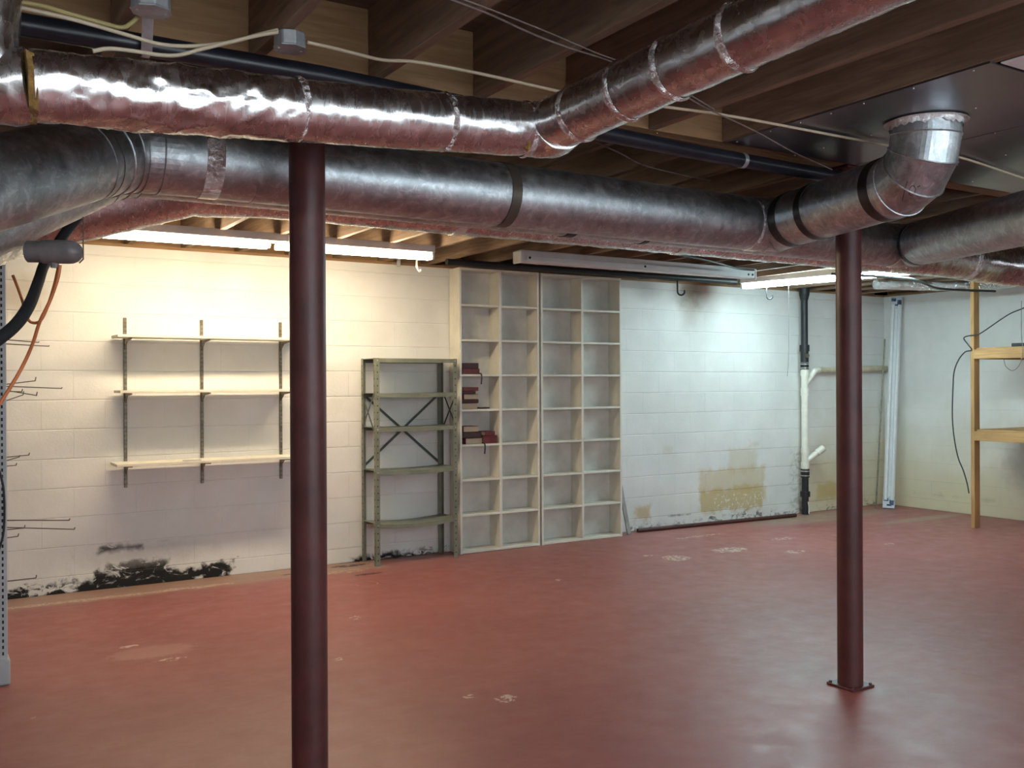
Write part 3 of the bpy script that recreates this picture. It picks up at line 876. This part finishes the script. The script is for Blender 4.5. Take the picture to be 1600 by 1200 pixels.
# ---------------------------------------------------------------- bookcases
KY0, KY1 = 7.085, 7.262
def bookcase(x0, x1, H, label):
    t = thing('bookcase', label, 'bookcase', ((x0 + x1) / 2, (KY0 + KY1) / 2, 0))
    th = .020; xm = (x0 + x1) / 2
    for x in (x0, x1 - th):
        obj('side_panel', bx((x, KY0, 0), (x + th, KY1, H), .001), 'bookcase_paint', t)
    obj('divider', bx((xm - th * .6, KY0, .025), (xm + th * .6, KY1 - .006, H - .02), .001), 'bookcase_paint', t)
    obj('back_panel', bx((x0 + th + .0005, KY1 - .005, .0), (x1 - th - .0005, KY1 - .0005, H - .002)), 'bookcase_back', t)
    obj('top_panel', bx((x0 + th + .0005, KY0, H - .019), (x1 - th - .0005, KY1 - .006, H), .001), 'bookcase_paint', t)
    obj('bottom_panel', bx((x0 + th + .0005, KY0, .003), (x1 - th - .0005, KY1 - .006, .024), .001), 'bookcase_paint', t)
    zs = [.024 + (H - .043) * i / 8 for i in range(1, 8)]
    for z in zs:
        for a, b in ((x0 + th + .0005, xm - th * .6 - .0005), (xm + th * .6 + .0005, x1 - th - .0005)):
            obj('shelf', bx((a, KY0 + .001, z - .009), (b, KY1 - .006, z + .009), .001), 'bookcase_paint', t)
    return [.024] + [z + .009 for z in zs]
ZB = bookcase(3.870, 4.672, 2.415, 'tall cream cubbyhole bookcase holding a few red books')
bookcase(4.692, 5.592, 2.412, 'tall empty cream cubbyhole bookcase beside the bare block wall')

# ---------------------------------------------------------------- books
def book(x, y, z, w, d, h, label, cover='book_red', rot=0.0, turn=True, group='old red books in the bookcase'):
    t = thing('book', label, 'book', (x, y, z), group)
    c, s = math.cos(rot), math.sin(rot); ax, ay, az = V((c, s, 0)), V((-s, c, 0)), V((0, 0, 1)); o = V((x, y, z))
    cv = .003
    if turn: rot += math.pi / 2; w, d = d, w
    c, s = math.cos(rot), math.sin(rot); ax, ay = V((c, s, 0)), V((-s, c, 0))
    for q in (cv / 2, h - cv / 2):
        obj('cover', obox(o + az * q, ax, ay, az, (w, d, cv), .0008), cover, t)
    obj('spine', obox(o + az * h / 2 - ax * (w / 2 - cv / 2), ax, ay, az, (cv, d, h - 2 * cv), .0008), cover, t)
    obj('pages', obox(o + az * h / 2 + ax * .001 - ay * .002, ax, ay, az, (w - .010, d - .010, h - 2 * cv - .0005)), 'book_pages', t)
    return t
yb = 7.16
z5, z4, z3 = ZB[5], ZB[4], ZB[3]
z = z5
book(3.985, yb, z, .165, .13, .048, 'red book at the bottom of the topmost two-book pile in the bookcase', rot=.06)
book(3.980, yb, z + .0485, .160, .13, .046, 'dark red book on top of the topmost two-book pile in the bookcase', 'book_dark', -.05)
z = z4
hs = (.052, .030, .046, .024, .032); lb = ('thick red book at the foot of the tall five-book pile', 'thin red book second from the bottom of the tall five-book pile', 'thick red book in the middle of the tall five-book pile',
     'thin dark book second from the top of the tall five-book pile', 'worn red book topping the tall five-book pile')
for i, h in enumerate(hs):
    book(3.98 + (-.012, .0, .0, -.016, .004)[i], yb, z, (.165, .16, .15, .14, .145)[i], .125, h, lb[i], 'book_dark' if i in (1, 3) else 'book_red', (.05, -.06, .1, -.12, .02)[i], i in (1, 3, 4))
    z += h + .0006
tag(obj('booklet', obox((4.118, 7.13, z4 + .008), (1, .1, 0), (-.1, 1, 0), (0, 0, 1), (.10, .07, .012), .002), 'book_dark'), 'flat dark booklet lying beside the tall five-book pile', 'booklet')
z = z3
hs = (.052, .050, .050); lb = ('red book with pale page edges at the bottom of the three-book pile', 'dark red book in the middle of the three-book pile', 'red book on top of the three-book pile')
for i, h in enumerate(hs):
    book(4.0 + (.012, .0, -.02)[i], yb, z, (.17, .17, .16)[i], .125, h, lb[i], 'book_dark' if i == 1 else 'book_red', (.04, -.05, .08)[i], i == 1)
    z += h + .0006
book(4.166, yb - .01, z3, .135, .12, .068, 'thick red book beneath another next to the three-book pile', rot=.02)
book(4.158, yb - .01, z3 + .0686, .11, .12, .036, 'slim red book lying on the thick one next to the three-book pile', rot=.12)
for x, zz, lb in ((4.075, z5, 'dark ribbon hanging over the shelf edge from the topmost book pile'), (4.105, z3, 'dark ribbon hanging over the shelf edge beside the three-book pile')):
    tag(obj('ribbon', tube(smooth_path([(x - .012, 7.112, zz + .006), (x, 7.082, zz + .004), (x + .004, 7.078, zz - .03), (x, 7.079, zz - .085)], 5), .006, 6), 'cord_dark'), lb, 'ribbon')

# ---------------------------------------------------------------- black rail, hooks under the joists
t = tag(obj('steel_rail', tube([(3.50, 6.61, 2.385), (6.58, 6.60, 2.385)], .026, 16), 'black_iron'), 'black steel pipe rail slung under the joists over the bookcases', 'rail')
def jhook(label, p, s=1.0, mat='black_iron'):
    p = V(p)
    pts = [p, p + V((0, 0, -.05)) * s]
    for k in range(0, 9):
        a = math.pi + k * math.pi / 8 * 1.12
        pts.append(p + V(((.024 + .024 * math.cos(a)) * .75, -(.024 + .024 * math.cos(a)) * .65, -.075 + .024 * math.sin(a))) * s)
    tag(obj('hook', tube(pts, .0058 * s, 8), mat, None, 80), label, 'hook')
jhook('black J hook hanging from the steel pipe rail past the bookcases', (5.86, 6.605, 2.362), 1.35)
jhook('black J hook hanging under the lit cool fluorescent fixture', on_z(1198, 449, 2.345), 1.15)
hp = on_y(651, 409, 6.624)
t = thing('hook', 'pale metal hook hanging at the end of the warm light fixture', 'hook', hp)
obj('strap', bar(V((hp.x, hp.y, JB - .0005)), hp + V((0, 0, -.05)), .016, .004, (0, 1, 0)), 'rack_grey', t)
obj('bend', tube(smooth_path([hp + V((0, -.004, -.045)), hp + V((.012, -.02, -.075)), hp + V((.022, -.03, -.06))], 5), .008, 8), 'rack_grey', t)
hp = on_y(624, 410, 7.24)
tag(obj('wall_clip', bx((hp.x - .014, 7.245, hp.z - .035), (hp.x + .014, 7.268, hp.z + .05), .003), 'rack_grey'), 'small metal clip on the wall top near the pale hook', 'clip')
p0 = on_z(1231, 470, 2.33); p0 = on_y(1232, 440, 6.3)
tag(obj('pull_string', tube(smooth_path([p0, p0 + V((0, 0, -.3)), on_y(1232, 560, 6.3), on_y(1230, 588, 6.3)], 6), .0018, 6), 'wire_grey'), 'thin pull string hanging below the cool fluorescent fixture', 'string')

# ---------------------------------------------------------------- drain stack
SXp, SYp = 8.17, 7.17
def zz(y): return on_y(1257, y, SYp).z
t = thing('drain_stack', 'vertical drain stack of black iron and white plastic pipe on the back wall', 'pipe', (SXp, SYp, 0))
def seg_(name, y0, y1, r, mat, r1=None):
    return obj(name, tube([(SXp, SYp, zz(y1)), (SXp, SYp, zz(y0))], [r1 or r, r], 28), mat, t)
seg_('iron_pipe', 466, 541, .036, 'black_iron'); seg_('hub', 447, 460, .055, 'black_iron'); seg_('hub_taper', 460, 470, .055, 'black_iron', .037)
seg_('hub', 539, 549, .052, 'black_iron'); seg_('cleanout_body', 549, 566, .043, 'black_iron')
obj('cleanout_plug', tube([(SXp - .01, SYp - .03, zz(556)), (SXp - .02, SYp - .058, zz(556))], .026, 6), 'standard_steel', t)
seg_('coupling', 567, 577, .044, 'rubber')
for y in (569, 575): obj('clamp', ring_band((SXp, SYp, zz(y)), (0, 0, 1), .044, .010, .002), 'nail', t)
seg_('plastic_pipe', 577, 735, .037, 'pvc')
seg_('fitting_socket', 579, 588, .045, 'pvc'); seg_('fitting_socket', 606, 619, .045, 'pvc'); seg_('fitting_socket', 700, 708, .045, 'pvc'); seg_('fitting_socket', 722, 732, .045, 'pvc')
zb = zz(596)
obj('wye_branch', tube(smooth_path([(SXp, SYp, zb - .03), (SXp + .09, SYp, zb + .05), (SXp + .16, SYp + .0, zb + .115), (SXp + .24, SYp + .02, zb + .125)], 5), .033, 20), 'pvc', t)
obj('branch_pipe', tube([(SXp + .20, SYp + .03, zb + .125), (WALL_X - .02, 7.228, zb + .145)], .034, 20), 'pvc_old', t)
zb = zz(722)
obj('wye_branch', tube([(SXp, SYp, zb), (SXp + .15, SYp - .07, zb + .12)], .031, 20), 'pvc', t)
obj('branch_cap', tube([(SXp + .12, SYp - .056, zb + .096), (SXp + .19, SYp - .089, zb + .152)], .038, 20), 'pvc', t)
seg_('coupling', 733, 746, .046, 'rubber')
for y in (736, 743): obj('clamp', ring_band((SXp, SYp, zz(y)), (0, 0, 1), .046, .010, .002), 'nail', t)
obj('iron_pipe', tube([(SXp, SYp, 0.001), (SXp, SYp, zz(746))], .036, 24), 'black_iron', t)
seg_('hub', 768, 776, .052, 'black_iron')
obj('paint_drip', tube(smooth_path([(SXp + .0, SYp - .037, .14), (SXp + .01, SYp - .041, .08), (SXp + .005, SYp - .045, .012)], 4), .006, 6), 'pvc', t)

# ---------------------------------------------------------------- corner: leaning fixture, rod
cb, ct = V((9.33, 6.99, .004)), V((9.575, 7.05, 2.40))
ax = (ct - cb).normalized(); fc = (CAM - cb); fc.z = 0; fc = V((-.80, -.60, 0)); fc = (fc - ax * fc.dot(ax)).normalized(); sd = ax.cross(fc)
t = thing('fluorescent_fixture', 'white fluorescent fixture with unlit tubes standing on end in the corner', 'light', cb)
L = (ct - cb).length; mid = (cb + ct) / 2
obj('housing', obox(mid, sd, fc, ax, (.12, .04, L), .004), 'fixture_white', t)
for s in (-1, 1):
    obj('tube', tube([cb + ax * .09 + fc * .04 + sd * s * .034, ct - ax * .09 + fc * .04 + sd * s * .034], .019, 14), 'fixture_white', t)
for e, q in ((cb, 1), (ct, -1)):
    w = obj('end_wrap', obox(e + ax * q * .065 + fc * .012, sd, fc, ax, (.126, .062, .13), .004), 'clear_film', t)
    for a, b, c, d in ((-.03, .03, .05, .035), (.03, .0, .045, .06), (.005, -.03, .05, .02)):
        obj('blue_print', obox(e + ax * (q * .065 + b) + fc * .0445 + sd * a, sd, fc, ax, (c, .002, d)), 'label_blue', w)
rb = V((9.19, 7.05, .002)); rt_ = on_y(1382.5, 530, 7.13)
tag(obj('steel_rod', tube([rb, rb.lerp(rt_, .12), rb.lerp(rt_, .5), rt_], .009, 8), 'standard_steel'), 'thin dark rod leaning in the corner beside the upright fixture', 'rod')
# leaning stick and pole by the second bookcase
sa, sb = V((5.715, 7.14, .003)), V((5.63, 7.22, .66))
tag(obj('wood_stick', bar(sa, sb, .042, .018, (0, 1, 0), .002), 'stick_grey'), 'short grey stick leaning against the side of the empty bookcase', 'stick')
tag(obj('floor_pole', tube([(5.86, 7.19, .019), (7.93, 7.09, .019)], .019, 14), 'floor_pole'), 'dark red pole lying on the floor along the foot of the block wall', 'pole')

# ---------------------------------------------------------------- wooden shelf unit on the right
WX, WYf = 8.765, 5.625
t = thing('wood_shelf_unit', 'rough pine shelf unit of posts and beams against the right wall', 'shelf', (9.2, 4.7, 0))
for y in (WYf, 3.62):
    obj('post', bx((WX, y - .038, 0), (WX + .089, y, JB - .001), .002), 'pine', t)
zu, zl = on_x(1530, 546, WX).z, on_x(1530, 674, WX).z
for z in (zu, zl):
    obj('beam', bx((WX - .002, 3.585, z - .092), (WX + .036, WYf - .0385, z), .002), 'pine_beam', t)
    obj('end_rail', bx((WX + .0895, WYf - .037, z - .092), (WALL_X - .002, WYf - .001, z - .002), .002), 'pine', t)
    obj('wall_cleat', bx((WALL_X - .04, 3.585, z - .092), (WALL_X - .002, WYf - .0385, z - .002), .002), 'pine_beam', t)
    for a, b in ((WX + .0365, 9.20), (9.205, WALL_X - .004)):
        obj('shelf_plank', bx((a, 3.585, z - .0015), (b, WYf - .0385, z + .017), .002), 'pine_beam', t)
p = on_x(1600, 541, WX + .1)
tag(obj('black_box', bx((WX + .06, p.y - .18, zu + .0175), (WX + .16, p.y + .10, zu + .05), .004), 'rubber'), 'flat black box on the upper pine shelf', 'box')
Xw = WX - .008
cable('extension_cord', 'dark cord looped round the pine post and hanging down in front of the right wall',
      [on_x(x, y, Xw) for x, y in ((1640, 462), (1600, 481), (1575, 492), (1535, 519))] + [on_x(1526, 523, Xw - .004)] +
      [on_x(x, y, Xw) for x, y in ((1512, 525), (1506, 529), (1513, 539), (1518, 547), (1508, 550), (1498, 562), (1491, 580), (1489, 605), (1488, 650), (1491, 685), (1497, 715), (1505, 735), (1511, 755), (1514, 771))], .006, 'cord_dark', 'cord')
cable('thin_wire', 'thin grey wire drooping under the upper pine shelf',
      [on_x(x, y, WX - .022) for x, y in ((1596, 470), (1596, 520), (1598, 548), (1594, 568), (1583, 579), (1572, 573), (1568, 560))], .003, 'wire_grey', 'wire')
cable('electric_cable', 'black cable draped under the foil run by the corner',
      [on_z(x, y, 2.315) for x, y in ((1300, 428), (1390, 433), (1430, 437), (1462, 450), (1500, 453), (1555, 455))], .011, 'cord_dark')
cable('electric_cable', 'black cable hanging over the end of the unlit fixture',
      [on_z(x, y, 2.40) for x, y in ((1060, 398), (1110, 408), (1150, 419), (1178, 422))], .009, 'cord_dark')

# ---------------------------------------------------------------- left edge: display rack upright, peg hooks, hose, cords
UX, UY = .350, 5.22
t = thing('display_rack', 'grey slotted steel rack upright with pegboard panel at the mouldy wall', 'rack', (UX, UY + .5, 0))
obj('upright', bx((UX - .035, UY, .10), (UX + .012, UY + .05, 2.05), .003), 'rack_grey', t)
bm = bmesh.new()
for i in range(62): add_box(bm, (UX - .012, UY - .001, .14 + i * .0305), (UX - .004, UY + .0005, .156 + i * .0305))
obj('slots', bm, 'slot_dark', t)['kind'] = 'stuff'
obj('base_shoe', bx((UX - .05, UY - .02, 0), (UX + .022, UY + .12, .12), .006), 'rack_grey', t)
obj('panel', bx((UX - .02, UY + .05, .10), (UX - .004, UY + 1.2, 2.05), .002), 'rack_grey', t)
obj('upright', bx((UX - .035, UY + 1.2, 0), (UX + .012, UY + 1.25, 2.05), .003), 'rack_grey', t)
def peg(px0, px1, tip=0.0, Y=5.55, label='', thick=.0028):
    a = on_y(px0[0], px0[1], Y); a.x = UX - .004
    b = on_y(px1[0], px1[1], Y + .02)
    a.z = on_y(px0[0], px0[1], Y).z
    pts = [a, b]
    if tip: pts.append(b + V((.004, 0, tip)))
    tag(obj('peg_hook', tube(pts, thick, 6), 'peg_steel'), label, 'hook', 'wire peg hooks on the display rack')
HK = 'wire peg hook on the grey display rack, '
for a, b, tip, Y, lab in (((14, 602), (55, 595), .02, 5.6, 'upward slanting ' + HK + 'over the longest of its cluster'), ((14, 603), (96, 607), .006, 5.4, 'long straight ' + HK + 'level with the middle wall shelf'),
                          ((14, 607), (57, 618), .02, 5.7, 'downward slanting ' + HK + 'with upturned tip'), ((14, 632), (36, 617), .02, 5.8, 'lowest upslanted ' + HK + 'in the middle shelf cluster'),
                          ((14, 611), (34, 612), .015, 5.9, 'stubby ' + HK + 'in the middle shelf cluster'),
                          ((14, 537), (76, 541), .004, 5.5, 'long ' + HK + 'level with the top wall shelf'), ((14, 530), (60, 535), .004, 5.65, 'topmost ' + HK + 'above all others'),
                          ((14, 715), (45, 711), .012, 5.6, 'longest ' + HK + 'level with the lowest wall shelf'), ((14, 724), (30, 714), .01, 5.8, 'upslanted ' + HK + 'level with the lowest wall shelf'),
                          ((14, 729), (25, 727), .012, 5.9, 'stubby ' + HK + 'level with the lowest wall shelf'),
                          ((14, 812), (108, 813), .01, 5.4, 'upper of two long ' + HK + 'below the wall shelves'), ((14, 823), (116, 827), .01, 5.35, 'lower of two long ' + HK + 'below the wall shelves'),
                          ((14, 828), (38, 825), .015, 5.7, 'short ' + HK + 'just under the two long low ones'), ((14, 841), (28, 838), .015, 5.8, 'stubby ' + HK + 'under the short low one'),
                          ((14, 908), (56, 903), .015, 5.6, 'bottom ' + HK + 'beside the black mould')):
    peg(a, b, tip, Y, lab)
cable('hanging_cord', 'black cord hanging down along the grey display rack', [on_y(x, y, 5.1) for x, y in ((-4, 725), (5, 760), (7, 800), (5, 835), (-2, 860))], .005, 'cord_dark', 'cord')
DPT = 2.9
ga, gb = at_depth(44, 393, DPT), at_depth(129, 394, DPT)
gd = (gb - ga).normalized(); gl = (gb - ga).length
t = thing('cord_housing', 'grey round-ended cylinder housing hanging below the ducts with orange cord', 'housing', (ga + gb) / 2 - V((0, 0, .04)))
r_ = .036
obj('body', lathe([(0, .001), (0.001, r_ * .92), (gl * .28, r_ * .92), (gl * .281, r_), (gl * .74, r_), (gl * .82, r_ * .97), (gl * .90, r_ * .82), (gl * .96, r_ * .55), (gl, .002)], ga, gd, 28), 'grey_plastic', t)
obj('cable_gland', tube([gb - gd * .085 + V((0, 0, -r_ + .004)), gb - gd * .085 + V((0, 0, -r_ - .012))], .012, 10), 'grey_plastic', t)
wp = at_depth(130, 362, DPT)
obj('hanger_wire', tube([wp + V((0, 0, .045)), wp, at_depth(130, 405, DPT), at_depth(124, 411, DPT)], .0022, 6), 'peg_steel', t)
cable('black_hose', 'thick black insulated hose curving down behind the grey cylinder housing',
      [at_depth(x, y, z) for x, y, z in ((122, 338, 3.40), (108, 356, 3.38), (92, 378, 3.32), (70, 412, 3.15), (60, 440, 3.0), (45, 478, 2.8), (20, 512, 2.7), (-30, 550, 2.6))], .0175, 'hose_black', 'hose')
cable('extension_cord', 'orange cord hanging from the grey cylinder housing to the left',
      [at_depth(x, y, z) for x, y, z in ((94, 414, DPT), (90, 436, DPT), (78, 470, DPT), (62, 503, 2.85), (50, 540, 2.8), (30, 582, 2.75), (0, 630, 2.7), (-20, 656, 2.66))], .0052, 'cord_orange', 'cord')
cable('extension_cord', 'orange cord looping back up beside the black hose',
      [at_depth(x, y, z) for x, y, z in ((92, 414, DPT + .012), (84, 448, DPT + .01), (72, 485, DPT), (62, 502, DPT), (50, 504, DPT), (42, 495, DPT), (35, 470, DPT + .2), (29, 453, DPT + .2), (20, 430, DPT + .2))], .0045, 'cord_orange', 'cord')
